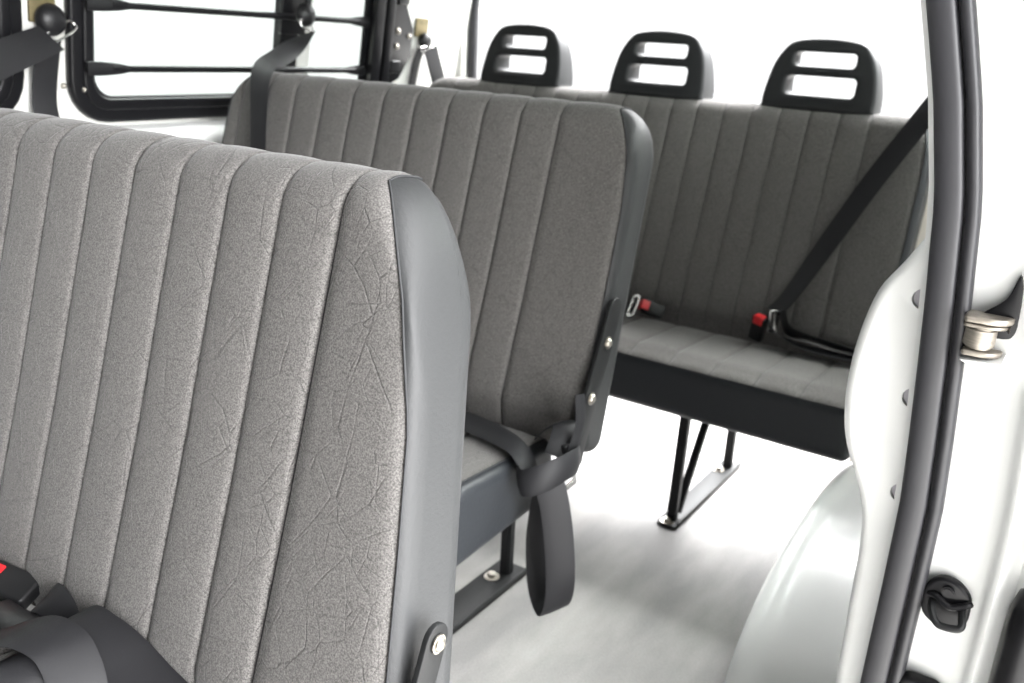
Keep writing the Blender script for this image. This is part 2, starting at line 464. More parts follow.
# --- rear bench ---
def headrest(root, cx, yc, z0):
    # front outline: wider at the base, rounded shoulders; two slots pierce it
    o = []
    hw, ht = .130, .108; H = .154
    pts = [(-hw + .014, 0), (0, -.001), (hw - .014, 0), (hw - .001, .014), (hw - .004, .055), (hw - .014, .10), (ht - .008, H - .024), (ht - .030, H - .004), (.03, H + .004), (-.03, H + .004), (-ht + .030, H - .004), (-ht + .008, H - .024), (-hw + .014, .10), (-hw + .004, .055), (-hw + .001, .014)]
    ring = [(p.x, p.y) for p in catmull([(a, b_, 0) for a, b_ in pts], 4, closed=True)]
    s1 = rrect(-.070, .070, .096, .129, .010, 4); s2 = rrect(-.080, .080, .032, .076, .011, 4)
    t = plate([ring, s1, s2], .094, .010, 3)
    # subdivide not needed; taper thickness with height and lean back
    for v in t.verts:
        x, h, d = v.co.x, v.co.y, v.co.z           # d: + towards the front
        k = 1 - .50 * max(0, h / H)
        v.co = Vector((cx + x, yc - d * k + h * .10 + .10 * x * x * 4, z0 + h))
    bm = newbm(); merge(bm, t); ho = obj('headrest', bm, M['head'], root, sharp=50)
    for sx in (-.05, .05):
        bm = newbm(); cyl(bm, (cx + sx, yc, z0 - .03), (cx + sx, yc, z0 + .006), .006, 12)
        obj('post', bm, M['chrome'], ho)

JR = 2.02; xr0, xr1 = -1.74, -.330
rear = thing('bench_seat', 'rearmost grey bench with three slotted black headrests on its back', 'bench seat', (-.99, JR, 0), 'grey fabric bench seats')
backrest(rear, JR, xr0, xr1, seam_list(-.472, .068, xr0), vin='vinyl_dark', seam_front=.012, seam_top=.03, puff=.006, Rc=.075, ztop=.94)
seat(rear, JR, .30, xr0, -.31, seam_list(-.42, .095, xr0))
legs(rear, -.68, JR)
legs(rear, -1.40, JR)
for i, cx in enumerate((-1.424, -1.012, -.604)): headrest(rear, cx, JR + .19, .930)

JM = 1.24; xm0, xm1 = -1.655, -.642
mid = thing('bench_seat', 'middle grey bench between the front bench and the one with headrests', 'bench seat', (-1.12, JM, 0), 'grey fabric bench seats')
backrest(mid, JM, xm0, xm1, seam_list(-.810, .0795, xm0), Rc=.085, ztop=.958, tap=.02)
seat(mid, JM, .32, xm0, -.685, seam_list(-.81, .0795, xm0))
legs(mid, -.862, JM, brace=False, pw=.036)
legs(mid, -1.45, JM, brace=False)
br = side_bracket(mid, -.640, [(1.212, .385), (1.222, .42), (1.25, .49), (1.29, .583), (1.308, .63)], .046)
bolt(br, (-.636, 1.288, .580), (1, 0, 0), .008); bolt(br, (-.636, 1.246, .493), (1, 0, 0), .008)

JF = .455; xf0, xf1 = -1.50, -.389
front = thing('bench_seat', 'nearest grey bench, largest in view, with belts lying on its seat', 'bench seat', (-.9, JF, 0), 'grey fabric bench seats')
backrest(front, JF, xf0, xf1, seam_list(-.560, .0735, xf0), Rc=.15, ztop=.935, tap=.165, seam_top=.125)
seat(front, JF, .32, xf0, -.45, seam_list(-.56, .0735, xf0))
legs(front, -.62, JF, brace=False)
legs(front, -1.25, JF, brace=False)
br = side_bracket(front, -.388, [(.465, .40), (.475, .46), (.494, .52), (.513, .568)], .030)
bolt(br, (-.384, .512, .566), (1, 0, 0), .0065)

# ------------------------------------------------------------------ body shell
def wx(z): return -1.79 + (.13 * (z - .82) if z > .82 else 0)     # inner face of the far wall
WM = Matrix(((0, .13, 1, 0), (1, 0, 0, 0), (0, 1, 0, 0), (0, 0, 0, 1)))   # local (y, z-z0, out) -> world, leaning
def wallplate(outlines, depth, bev, off, bm=None):
    """outlines in (y,z) on the far wall's leaning upper face; off = distance proud of that face (+ into the cabin)"""
    t = plate([[(a, b_) for a, b_ in o] for o in outlines], depth, bev)
    for v in t.verts:
        y, z, d = v.co.x, v.co.y, v.co.z
        v.co = Vector((-1.79 + .13 * (z - .82) + off + d, y, z))
    bm = bm or newbm(); merge(bm, t); return bm

# far wall upper, with the big window opening and the neighbour's
bm = wallplate([[(-.6, .82), (2.43, .82), (2.43, 1.56), (-.6, 1.56)], rrect(1.085, 2.0, .865, 1.45, .05), rrect(-.3, .962, .865, 1.45, .06)], .05, .004, -.025)
struct('wall_left', bm, M['inner'])
bm = newbm(); box(bm, -1.84, -1.79, -.6, 2.43, 0, .818, .002)
struct('wall_left_lower', bm, M['ceil'])
# window sill ledge under the window
bm = newbm(); loft(bm, [[Vector((a, y, b_)) for a, b_ in ((-1.80, .83), (-1.755, .825), (-1.735, .812), (-1.735, .79), (-1.75, .775), (-1.80, .77))] for y in (-.6, 2.43)])
struct('trim_1', bm, M['paint'], sharp=60)

def window_frame(n, y0, y1, z0, z1, rad):
    bm = wallplate([rrect(y0 - .055, y1 + .055, z0 - .055, z1 + .055, rad + .045), rrect(y0, y1, z0, z1, rad)], .022, .007, .008)
    wallplate([rrect(y0 - .030, y1 + .030, z0 - .030, z1 + .030, rad + .02), rrect(y0 - .006, y1 + .006, z0 - .006, z1 + .006, rad)], .014, .006, .018, bm)
    f = struct('window_%d' % n, bm, M['frame'])
    bm = wallplate([rrect(y0 - .01, y1 + .01, z0 - .01, z1 + .01, rad)], .004, 0, -.02)
    obj('pane', bm, M['glass'], f, smooth=False)
    return f
ORG['window_1'] = Vector(); ORG['window_2'] = Vector(); ORG['window_3'] = Vector()
w1 = window_frame(1, 1.125, 1.96, .892, 1.42, .04)
bm = wallplate([rrect(1.612, 1.668, .88, 1.43, .004)], .03, .004, .004); obj('mullion', bm, M['frame'], w1)
bm = wallplate([rrect(1.69, 1.735, .88, 1.43, .004)], .012, .003, -.012); obj('sliding_pane_edge', bm, M['inner'], w1, label='pale edge of the sliding pane')
for p in ((1.098, .905), (1.062, .912)):
    x = wx(p[1]) + .022; bolt(w1, (x - .002 if p[0] > 1.08 else x - .014, p[0], p[1]), (1, 0, 0), .004, 'screw')
w2 = window_frame(2, -.25, .925, .892, 1.42, .05)

# guard bars across the window
for i, z in enumerate((.947, 1.070, 1.193)):
    x = wx(z) + .035
    g = thing('window_guard_bar', ['lowest black guard bar across the far side window', 'second black guard bar from the bottom of the far side window', 'top guard bar of the far side window'][i], 'bar', (x, 1.5, z), 'guard bars on the far side window')
    bm = newbm(); tube(bm, [(x, 1.15, z), (x, 1.86, z)], .0078, 12); obj('rod', bm, M['frame'], g)
    for (ya, yb) in ((1.095, 1.185), (1.93, 1.83)):
        bm = newbm()
        rings = []
        for k in range(7):
            t = k / 6; yy = ya + (yb - ya) * t; fl = max(0, 1 - t * 1.0) ** .6
            hz = .0082 + .006 * min(1, fl * 1.3); hx = .0082 - .004 * min(1, fl * 1.3)
            rings.append([Vector((x + hx * cos(2 * PI * j / 16), yy, z + hz * sin(2 * PI * j / 16))) for j in range(16)])
        loft(bm, rings); obj('end_fitting', bm, M['plastic'], g)

# black bracket holding the bars at the rear end
x = wx(1.0) + .03
g = thing('guard_bracket', 'black steel bracket with two bright screws at the rear end of the window', 'bracket', (x, 1.95, .93))
bm = wallplate([[(1.885, .905), (2.00, .905), (2.045, .925), (2.085, .985), (2.085, 1.06), (2.05, 1.115), (2.05, 1.24), (1.885, 1.24)]], .010, .002, .030)
obj('back_plate', bm, M['frame'], g)
bm = wallplate([rrect(1.90, 1.935, .91, 1.235, .004)], .03, .004, .045); obj('upright', bm, M['frame'], g)
bm = wallplate([rrect(1.955, 1.985, .91, 1.235, .006)], .022, .006, .042); obj('upright', bm, M['frame'], g)
bm = wallplate([rrect(1.99, 2.03, .94, .975, .006)], .018, .005, .042); obj('latch', bm, M['plastic'], g)
obj('latch', wallplate([rrect(1.995, 2.04, 1.12, 1.16, .006)], .018, .005, .042), M['plastic'], g)
for z in (1.012, 1.052): bolt(g, (wx(z) + .036, 2.02, z), (1, 0, 0), .0065, 'screw')
bolt(g, (wx(1.04) + .036, 2.068, 1.04), (1, 0, 0), .005, 'screw')

# floor, ceiling, ground
bm = newbm(); box(bm, -1.82, -.10, -.9, 2.44, -.03, 0, 0); struct('floor', bm, M['carpet'], smooth=False)
bm = newbm(); box(bm, -1.84, -.10, -.9, 2.44, 1.56, 1.60, .003); struct('ceiling', bm, M['ceil'], smooth=False)
bm = newbm(); box(bm, -9, 9, -9, 12, -.62, -.56, 0); struct('ground', bm, M['ground'], smooth=False)

bm = newbm(); box(bm, -1.84, -.05, -.96, -.9, -.03, 1.60, .003); struct('wall_front', bm, M['vinyl_dark'], smooth=False)
bm = newbm(); box(bm, -.15, -.05, -.9, -.25, -.03, 1.60, .003); struct('wall_right_front', bm, M['ceil'], smooth=False)
# near side wall behind the door opening: outline in (x,z), carried back along y
xs_tab = [(-.10, -.10), (.10, -.097), (.35, -.096), (.48, -.095), (.59, -.095), (.67, -.100), (.76, -.107), (.82, -.112), (.92, -.122), (1.02, -.142), (1.11, -.166), (1.2, -.192), (1.3, -.222), (1.38, -.25), (1.55, -.31)]
def xs(z):
    for (a, xa), (b_, xb) in zip(xs_tab, xs_tab[1:]):
        if z <= b_: return xa + (xb - xa) * max(0, (z - a)) / (b_ - a)
    return xs_tab[-1][1]
inner = [(-.150, 0), (-.150, .307), (-.152, .428), (-.155, .523), (-.165, .572), (-.190, .629), (-.199, .671), (-.201, .713), (-.197, .762), (-.186, .811), (-.166, .846), (-.143, .887), (-.128, .905)]
inn = [(p.x, p.y) for p in catmull([(a, b_, 0) for a, b_ in inner], 4)]
def prof(shr):
    l = [(a + shr, b_) for a, b_ in inn]
    o_ = [(xs(z) + .075, z) for z in (.905, .82, .7, .59, .48, .35, .1, 0)]
    return l + o_
bm = newbm()
loft(bm, [[Vector((a, y, b_)) for a, b_ in prof(s_)] for y, s_ in ((1.014, .012), (1.0165, .006), (1.022, .002), (1.03, 0), (1.2, 0), (1.8, 0), (2.42, 0))])
side = struct('wall_right', bm, M['paint'], sharp=50)
# round access holes bored in the jamb face
cut = newbm()
for (a, c) in ((-.1375, .813), (-.1275, .703), (-.1195, .590)): cyl(cut, (a, .99, c), (a, 1.024, c), .0115, 24)
me = bpy.data.meshes.new('cut'); cut.to_mesh(me); cut.free(); co = bpy.data.objects.new('cut', me); C.objects.link(co)
md = side.modifiers.new('b', 'BOOLEAN'); md.operation = 'DIFFERENCE'; md.object = co; md.solver = 'EXACT'
dg = bpy.context.evaluated_depsgraph_get(); dg.update()
nm = bpy.data.meshes.new_from_object(side.evaluated_get(dg)); side.modifiers.clear(); side.data = nm
bpy.data.objects.remove(co)
for (a, c) in ((-.1375, .813), (-.1275, .703), (-.1195, .590)):
    bm = newbm(); cyl(bm, (a, 1.019, c), (a, 1.0235, c), .0112, 24, bev=.001); obj('plug', bm, M['plug'], side)

# pillar and header above the belt line, quarter window
bm = newbm()
zs = [.89 + .03 * i for i in range(23)]
loft(bm, [[Vector((xs(z) + dx, y, z)) for dx, y in ((-.018, 1.02), (-.022, 1.035), (-.022, 1.09), (.045, 1.10), (.05, 1.02))] for z in zs])
obj('door_pillar', bm, M['paint'], side, sharp=50)
bm = newbm()
loft(bm, [[Vector((xs(z) + dx, y, z)) for dx, y in ((-.02, 2.33), (-.02, 2.42), (.05, 2.42), (.05, 2.33))] for z in zs])
obj('corner_pillar', bm, M['paint'], side, sharp=50)
bm = newbm(); box(bm, -.34, -.23, 1.09, 2.42, 1.50, 1.56, .005); obj('header', bm, M['paint'], side)
bm = newbm()
zz = [.90, 1.0, 1.1, 1.2, 1.3, 1.4, 1.505]
loft(bm, [[Vector((xs(z) + dx, y, z)) for dx, y in ((.018, 1.095), (.018, 2.335), (.022, 2.335), (.022, 1.095))] for z in zz])
obj('quarter_pane', bm, M['glass'], side, smooth=False)

# wheel arch
bm = newbm(); rings = []
for i in range(49):
    a = PI * i / 48; y = 1.68 - .46 * cos(a); h = .008 + .238 * sin(a) ** .85; k = min(1, h / .08)
    q = [(-.366, 0), (-.366, .004), (-.362, .007), (-.350, .008), (-.345, .012 * k + .002), (-.343, h * .4), (-.342, h - .034 * k), (-.342, h - .026 * k), (-.345, h - .018 * k), (-.344, h - .006 * k), (-.336, h + .003 * k), (-.324, h + .006 * k), (-.314, h + .002 * k), (-.306, h - .003 * k), (-.29, h - .004 * k), (-.24, h + .002), (-.19, h + .006), (-.149, h + .008), (-.149, 0)]
    rings.append([Vector((p_, y + (.012 if n_ < 4 else 0) * (-1 if a < PI / 2 else 1) * (1 - sin(a)), max(0, c))) for n_, (p_, c) in enumerate(q)])
loft(bm, rings); o = struct('wheel_arch', bm, M['paint'], sharp=60)

# tailgate opening: pillars and seal
bm = newbm(); loft(bm, [[Vector((a, y, b_)) for a, b_ in ((-1.79, 0), (-1.745, 0), (-1.752, .8), (-1.758, 1.1), (-1.66, 1.56), (-1.79, 1.56))] for y in (2.36, 2.44)])
struct('wall_left_corner', bm, M['inner'], sharp=50)
bm = newbm(); tube(bm, catmull([(-1.735, 2.40, .0), (-1.733, 2.40, .4), (-1.738, 2.40, .8), (-1.744, 2.40, 1.0), (-1.738, 2.405, 1.2), (-1.65, 2.42, 1.46), (-1.58, 2.42, 1.535), (-1.2, 2.42, 1.545), (-.7, 2.42, 1.545), (-.42, 2.42, 1.535), (-.34, 2.42, 1.40)], 6), .015, 10)
tag(obj('tailgate_seal', bm, M['rubber']), 'thin black rubber seal along the edge of the rear opening', 'seal')
bm = newbm(); loft(bm, [[Vector((a, y, b_)) for a, b_ in ((-.425, 0), (-.425, .62), (-.405, .78), (-.385, .87), (-.345, .99), (-.30, 1.2), (-.25, 1.555), (-.14, 1.555), (-.10, .9), (-.10, 0))] for y in (2.385, 2.44)])
struct('wall_rear_corner', bm, M['cream'], sharp=50)
bm = newbm(); tube(bm, [(-.372, 2.375, .50), (-.366, 2.375, .70), (-.352, 2.375, .87), (-.33, 2.375, 1.0)], .006, 8)
tag(obj('trim_strip', bm, M['chrome']), 'thin metal strip on the cream rear corner behind the door seal', 'trim')

# door jamb (white, right of the seal)
bm = newbm(); rings = []
for i in range(40):
    z = -.05 + 1.60 * i / 39; X = xs(z)
    q = [(-.030, 1.0135), (-.01, 1.012), (.018, 1.008), (.05, 1.004), (.074, 1.001), (.080, .997), (.084, .988), (.089, .986), (.094, .990), (.098, .997), (.106, .998), (.112, .990), (.116, .975), (.122, .972), (.13, .976), (.134, .99), (.136, 1.03), (.10, 1.05), (-.03, 1.04)]
    rings.append([Vector((X + a, b_, z)) for a, b_ in q])
loft(bm, rings); jamb = struct('door_1', bm, M['paint'], sharp=60)

# black double-lobed rubber door seal
bm = newbm(); rings = []
prof_s = []
for k in range(10): t = PI * (1 - k / 9); prof_s.append((-.0075 + .0145 * cos(t), -.013 * sin(t) ** .45))
for k in range(9): t = PI * (1 - k / 8); prof_s.append((.0150 + .0072 * cos(t), -.0115 * sin(t) ** .7))
prof_s += [(.021, .010), (-.022, .014)]
for i in range(61):
    z = -.04 + 1.58 * i / 60; X = xs(z)
    rings.append([Vector((X + a, .9985 + b_, z)) for a, b_ in prof_s])
loft(bm, rings)
tag(obj('door_seal', bm, M['rubber'], sharp=50), 'long curved black rubber seal running down the edge of the side door opening', 'seal')

# striker
st = thing('door_striker', 'black lock striker with a wire loop on the white door jamb', 'striker', (-.047, 1.0, .485))
sp = [(p.x, p.y) for p in catmull([(-.012, .030, 0), (.006, .030, 0), (.021, .017, 0), (.024, .0, 0), (.022, -.018, 0), (.006, -.029, 0), (-.010, -.028, 0), (-.024, -.014, 0), (-.024, .014, 0)], 4, closed=True)]
SM = Matrix(((1, 0, 0, -.049), (0, 0, 1, .999), (0, 1, 0, .485), (0, 0, 0, 1)))
bm = newbm(); t = plate([sp], .012, .004); merge(bm, t, SM); obj('base', bm, M['frame'], st)
bm = newbm(); tube(bm, catmull([(-.068, .994, .492), (-.060, .990, .494), (-.045, .986, .488), (-.030, .990, .494), (-.026, .994, .496)], 5), .004, 8); obj('ridge', bm, M['frame'], st)
bm = newbm(); cyl(bm, (-.050, .995, .503), (-.050, .987, .503), .0065, 16, bev=.0015); obj('screw', bm, M['frame'], st)
bm = newbm(); tube(bm, catmull([(-.063, .994, .486), (-.061, .982, .481), (-.055, .975, .473), (-.048, .973, .470), (-.034, .973, .472), (-.029, .976, .476), (-.031, .984, .483), (-.033, .994, .488)], 6), .0042, 10); obj('loop', bm, M['steel_black'], st)
# lower buffer, only its top in view
bf = thing('door_buffer', 'black rounded buffer low on the door jamb below the striker', 'buffer', (-.05, 1.0, .36))
bm = newbm(); t = plate([rrect(-.026, .026, -.03, .022, .016)], .018, .006); merge(bm, t, Matrix(((1, 0, 0, -.054), (0, 0, 1, .997), (0, 1, 0, .362), (0, 0, 0, 1)))); obj('body', bm, M['frame'], bf)

# roller guide on the jamb
gd = thing('door_roller_guide', 'layered bare metal roller guide in a dark recess beside the door seal', 'roller guide', (-.07, 1.02, .79))
rec = [(p.x, p.y) for p in catmull([(-.058, .866, 0), (-.0635, .846, 0), (-.070, .835, 0), (-.084, .822, 0), (-.094, .808, 0), (-.090, .800, 0), (-.06, .800, 0), (-.052, .806, 0), (-.051, .82, 0), (-.053, .85, 0)], 4, closed=True)]
BM_ = Matrix(((1, 0, 0, 0), (0, 0, 1, 0), (0, 1, 0, 0), (0, 0, 0, 1)))
bm = newbm(); t = plate([rec], .006, .001); merge(bm, t, Matrix.Translation((0.005, .998, -.008)) @ BM_); obj('recess_plate', bm, M['frame'], gd)
def slab(zc, th, y0, x0, x1, rr):
    x0 += .006; y0 += .017; zc += .008; x1 += .003
    t = plate([rrect(x0, x1, y0, 1.002, (.004, .004, rr * .2, rr))], th, min(.002, th * .3)); b_ = newbm(); merge(b_, t, Matrix.Translation((0, 0, zc))); return b_
obj('arm', slab(.804, .007, .955, -.098, -.052, .022), M['guide'], gd)
obj('arm', slab(.796, .004, .962, -.098, -.055, .020), M['guide'], gd)
bm = newbm(); cyl(bm, (-.076, .992, .780), (-.076, .992, .803), .015, 24, bev=.003); obj('roller', bm, M['guide'], gd)
bm = newbm(); cyl(bm, (-.076, .994, .796), (-.076, .994, .808), .008, 16); obj('pin', bm, M['steel_black'], gd)
obj('arm', slab(.768, .006, .96, -.095, -.056, .02), M['guide'], gd)

bm = newbm(); V = [bm.verts.new(p) for p in ((-.092, 1.003, .768), (-.050, 1.003, .776), (-.050, .972, .772), (-.088, .976, .768), (-.038, 1.003, .738))]
for f in ((0, 1, 2, 3), (0, 3, 4), (3, 2, 4), (2, 1, 4), (0, 4, 1)): bm.faces.new([V[k] for k in f])
obj('bracket', bm, M['paint'], gd, smooth=False)  # added wedge, angled down to imitate the triangular shadow under the arms
# sliding door, standing open behind the jamb, with its black edge rubber
dr = thing('sliding_door', 'white sliding door pushed open at the right edge, with black rubber end', 'door', (.06, 1.5, 0))
bm = newbm()
loft(bm, [[Vector((a, y, z)) for a, z in ((.045, -.1), (.085, -.1), (.105, .4), (.10, .7), (.06, 1.0), (-.03, 1.33), (-.055, 1.33), (.02, .98), (.052, .7), (.055, .4))] for y in (1.06, 2.1)])
obj('panel', bm, M['paint'], dr)
bm = newbm()
loft(bm, [[Vector((.030 + r_ * .022 * cos(2 * PI * j / 20) + .0, .975 + r_ * .03 * sin(2 * PI * j / 20) + .01, z)) for j in range(20)] for z, r_ in ((-.1, .9), (.1, 1), (.3, 1), (.48, 1.), (.515, .95), (.533, .75), (.541, .4), (.543, .1))])
obj('edge_rubber', bm, M['frame'], dr)

# ------------------------------------------------------------------ seat belts
def dring(parent, c, nrm, up, w=.062, r=.024):
    """pillar belt guide: round cover, metal slot ring"""
    c = Vector(c); mt = frame_mtx(c, nrm, up)
    bm = newbm(); t = bmesh.new(); bmesh.ops.create_uvsphere(t, u_segments=24, v_segments=12, radius=r)
    bmesh.ops.scale(t, vec=(1, 1, .65), verts=t.verts); merge(bm, t, mt @ Matrix.Translation((.006, 0, .012)))
    obj('cover', bm, M['plastic'], parent)
    bm = newbm(); h = w / 2
    loop = [mt @ Vector(p) for p in ((-.018, -h, .022), (-.026, -h * .9, .026), (-.028, 0, .028), (-.026, h * .9, .026), (-.018, h, .022), (-.010, h * .9, .020), (-.008, 0, .022), (-.010, -h * .9, .020))]
    tube(bm, catmull(loop, 5, closed=True), .0023, 8, closed=True); obj('guide_ring', bm, M['chrome'], parent)
def anchor(parent, y0, y1, z0, z1):
    bm = wallplate([rrect(y0, y1, z0, z1, .004)], .006, .001, .004); obj('anchor_plate', bm, M['brass'], parent)

# belt at the far left pillar
x = wx(1.03)
b1 = thing('seat_belt', 'black belt on the far left pillar, pulled out of view to the left', 'seat belt', (x, 1.02, .9), 'black seat belts')
anchor(b1, .998, 1.05, 1.03, 1.10)
dring(b1, (x + .006, 1.036, 1.030), (1, 0, 0), (0, -.55, 1), .066, .030)
bm = newbm(); ribbon(bm, [(-1.70, 1.005, 1.004), (-1.68, .944, .985), (-1.65, .878, .966), (-1.6, .782, .936), (-1.55, .68, .903)], [(.6, .35, -.65), (.5, .1, -.8), (.4, -.1, -.9), (.35, -.1, -.92), (.35, -.1, -.92)], .060); obj('webbing', bm, M['web'], b1)
bm = newbm(); ribbon(bm, [(wx(1.0) + .028, 1.022, 1.0), (wx(.9) + .018, 1.016, .9), (wx(.85) + .03, 1.014, .85), (-1.728, 1.013, .81), (-1.728, 1.013, .5), (-1.76, 1.013, .1)], (0, 1, 0), .050); obj('webbing', bm, M['web'], b1)

# shoulder belt in front of the middle bench's far end
x = wx(1.07)
b2 = thing('seat_belt', 'black shoulder belt falling from the window post over the middle bench', 'seat belt', (x, 1.64, .9), 'black seat belts')
bm = wallplate([rrect(1.60, 1.68, 1.03, 1.27, .006)], .012, .003, .024); obj('anchor_plate', bm, M['frame'], b2)
dring(b2, (x + .056, 1.638, 1.070), (1, 0, 0), (0, .3, 1), .042, .028)
bm = newbm(); ribbon(bm, [(-1.70, 1.655, 1.035), (-1.665, 1.575, 1.003), (-1.61, 1.475, .978), (-1.552, 1.388, .966), (-1.518, 1.342, .935), (-1.500, 1.318, .865), (-1.487, 1.298, .76), (-1.48, 1.275, .67), (-1.47, 1.245, .58), (-1.46, 1.215, .5), (-1.45, 1.19, .44)],
                 [(.72, -.66, -.2), (.75, -.45, -.45), (.8, .0, -.5), (.9, .3, -.2), (1, .15, 0)] + [(1, 0, 0)] * 6, .048); obj('webbing', bm, M['web'], b2)
bm = newbm(); tube(bm, catmull([(x + .068, 1.645, 1.09), (x + .068, 1.655, 1.14), (x + .068, 1.665, 1.24)], 4), .008, 8); obj('guide_strap', bm, M['web'], b2)

# belt on the far rear pillar
x = wx(1.04)
b3 = thing('seat_belt', 'black belt hanging from a brass plate on the pale far rear pillar', 'seat belt', (x, 2.2, .9), 'black seat belts')
anchor(b3, 2.13, 2.185, 1.04, 1.09)
dring(b3, (x + .004, 2.165, 1.022), (1, 0, 0), (0, 0, 1), .06)
bm = newbm(); ribbon(bm, [(x + .034, 2.168, 1.010), (x + .038, 2.183, .965), (x + .04, 2.207, .907), (x + .045, 2.22, .85), (x + .045, 2.23, .7)], [(.1, 1, .1)] * 5, .056); obj('webbing', bm, M['web'], b3)
bm = newbm(); ribbon(bm, [(x + .022, 2.14, 1.010), (wx(.95) + .012, 2.14, .95), (wx(.85) + .012, 2.14, .85), (-1.728, 2.14, .80), (-1.728, 2.14, .4)], (0, 1, 0), .035); obj('webbing', bm, M['web'], b3)

def buckle(name, label, c, dirv, up, red_top=True, s=1., group='seat belt buckles', tongue=False):
    """press-button buckle; dirv points to its mouth, up is its face normal"""
    c = Vector(c); o_ = thing(name, label, 'buckle', c, group)
    mt = frame_mtx(c, dirv, Vector(up).cross(Vector(dirv)))        # local x across, y face, z along
    t = plate([rrect(-.017 * s, .017 * s, -.030 * s, .030 * s, .005 * s)], .018 * s, .004 * s)
    bm = newbm(); t2 = Matrix(((1, 0, 0, 0), (0, 0, 1, 0), (0, 1, 0, 0), (0, 0, 0, 1))); merge(bm, t, mt @ t2); obj('housing', bm, M['plastic'], o_)
    bm = newbm(); box(bm, -.012 * s, .012 * s, -.0105 * s, .0105 * s, .012 * s, .0325 * s, .002 * s); t = bm; b3_ = newbm(); merge(b3_, t, mt)
    obj('button', b3_, M['red'], o_, label='red press button')
    if tongue:
        t = plate([rrect(-.026 * s, .026 * s, .036 * s, .060 * s, .006 * s), rrect(-.019 * s, .019 * s, .043 * s, .052 * s, .003 * s)], .003, .0008)
        bm = newbm(); merge(bm, t, mt @ t2); obj('tongue', bm, M['chrome'], o_)
    return o_

# rear bench: buckle pair on the left, and belt + buckle on the right
buckle('belt_buckle', 'black buckle with red button on the rear bench seat, farther from the door', (-.868, 1.985, .440), (-.75, -.55, .35), (.2, -.75, .6), s=1.0)
lt = thing('belt_tongue', 'chrome belt latch lying on the rear bench beside a red button', 'belt tongue', (-.94, 1.985, .43))
t = plate([rrect(-.011, .011, -.034, .034, .010), rrect(-.006, .006, -.026, .026, .005)], .004, .0015)
bm = newbm(); merge(bm, t, frame_mtx((-.905, 1.955, .447), (-.2, -.65, .7), (.45, -.3, .4))); obj('ring', bm, M['chrome'], lt)
bm = newbm(); ribbon(bm, [(-.905, 1.958, .440), (-.945, 1.97, .434), (-1.00, 1.985, .43), (-1.06, 1.995, .425)], [(.1, .8, .5)] * 4, .040); obj('webbing', bm, M['web'], lt)
b4 = thing('seat_belt', 'black diagonal belt across the rear bench, running up behind the door seal', 'seat belt', (-.5, 2.0, .43), 'black seat belts')
bm = newbm(); ribbon(bm, [(-.58, 1.995, .488), (-.553, 2.01, .525), (-.493, 2.05, .66), (-.436, 2.085, .788), (-.38, 2.115, .90), (-.341, 2.135, .975), (-.30, 2.155, 1.04), (-.22, 2.18, 1.14)], [(.6, -.75, -.35), (.7, -.6, -.4), (.75, -.3, -.5), (.8, -.2, -.5), (.8, -.2, -.5), (.8, -.2, -.5), (.8, -.2, -.5), (.8, -.2, -.5)], .046); obj('webbing', bm, M['web'], b4)
bm = newbm(); ribbon(bm, [(-.585, 1.985, .478), (-.56, 1.975, .455), (-.50, 1.965, .438), (-.43, 1.965, .434), (-.37, 1.97, .432)], [(.3, -.9, .6), (.2, -.95, .4), (.05, -1, .15), (0, -1, .05), (0, -1, .1)], .050, crown=.004); obj('webbing', bm, M['web'], b4)
bm = newbm(); ribbon(bm, [(-.555, 1.99, .50), (-.53, 1.98, .46), (-.48, 1.985, .45), (-.42, 1.99, .442), (-.38, 1.995, .44)], [(.3, -.6, .8), (.2, -.6, .7), (.1, -.7, .6), (0, -.7, .6), (0, -.8, .5)], .046, crown=.004); obj('webbing', bm, M['web'], b4)
t = plate([rrect(-.026, .026, -.015, .012, .006), rrect(-.019, .019, -.002, .006, .003)], .003, .0008)
bm = newbm(); merge(bm, t, frame_mtx((-.568, 1.975, .475), (.75, -.6, .2), (.15, 0, .95))); obj('tongue', bm, M['chrome'], b4)
buckle('belt_buckle', 'black buckle with red button at the foot of the diagonal rear belt', (-.597, 1.968, .455), (.12, -.15, .95), (-.2, -.95, .0))

# middle bench: lap belt wrapped at the seat corner and hanging in a loop
b5 = thing('seat_belt', 'black lap belt across the middle bench seat, its end hanging in a loop', 'seat belt', (-.66, 1.15, .43), 'black seat belts')
bm = newbm(); ribbon(bm, [(-1.15, 1.165, .430), (-1.0, 1.16, .432), (-.87, 1.146, .434), (-.80, 1.14, .436), (-.733, 1.125, .438), (-.690, 1.114, .432), (-.662, 1.105, .41), (-.657, 1.10, .385)], [(.1, 1, .15), (.1, 1, .15), (.1, 1, .3), (.15, 1, .3), (.1, 1, .2), (.1, 1, 0), (0, 1, 0), (0, 1, 0)], .044, crown=.003); obj('webbing', bm, M['web'], b5)
bm = newbm(); ribbon(bm, [(-.676, 1.10, .40), (-.655, 1.075, .40), (-.628, 1.08, .412), (-.607, 1.11, .425), (-.604, 1.15, .425), (-.62, 1.18, .415), (-.645, 1.20, .41)], [(-.25, .1, 1), (-.2, .1, 1), (-.15, .1, 1), (-.1, .15, 1), (-.1, .2, 1), (-.1, .2, 1), (0, .2, 1)], .044, crown=.005); obj('wrap', bm, M['web'], b5)
bm = newbm(); ribbon(bm, [(-.700, 1.20, .425), (-.672, 1.20, .45), (-.645, 1.19, .462), (-.634, 1.165, .45), (-.63, 1.14, .425)], [(.2, 1, .3), (.3, 1, .1), (.4, .9, 0), (.5, .9, .1), (.6, .8, .1)], .05, crown=.004); obj('webbing', bm, M['web'], b5)
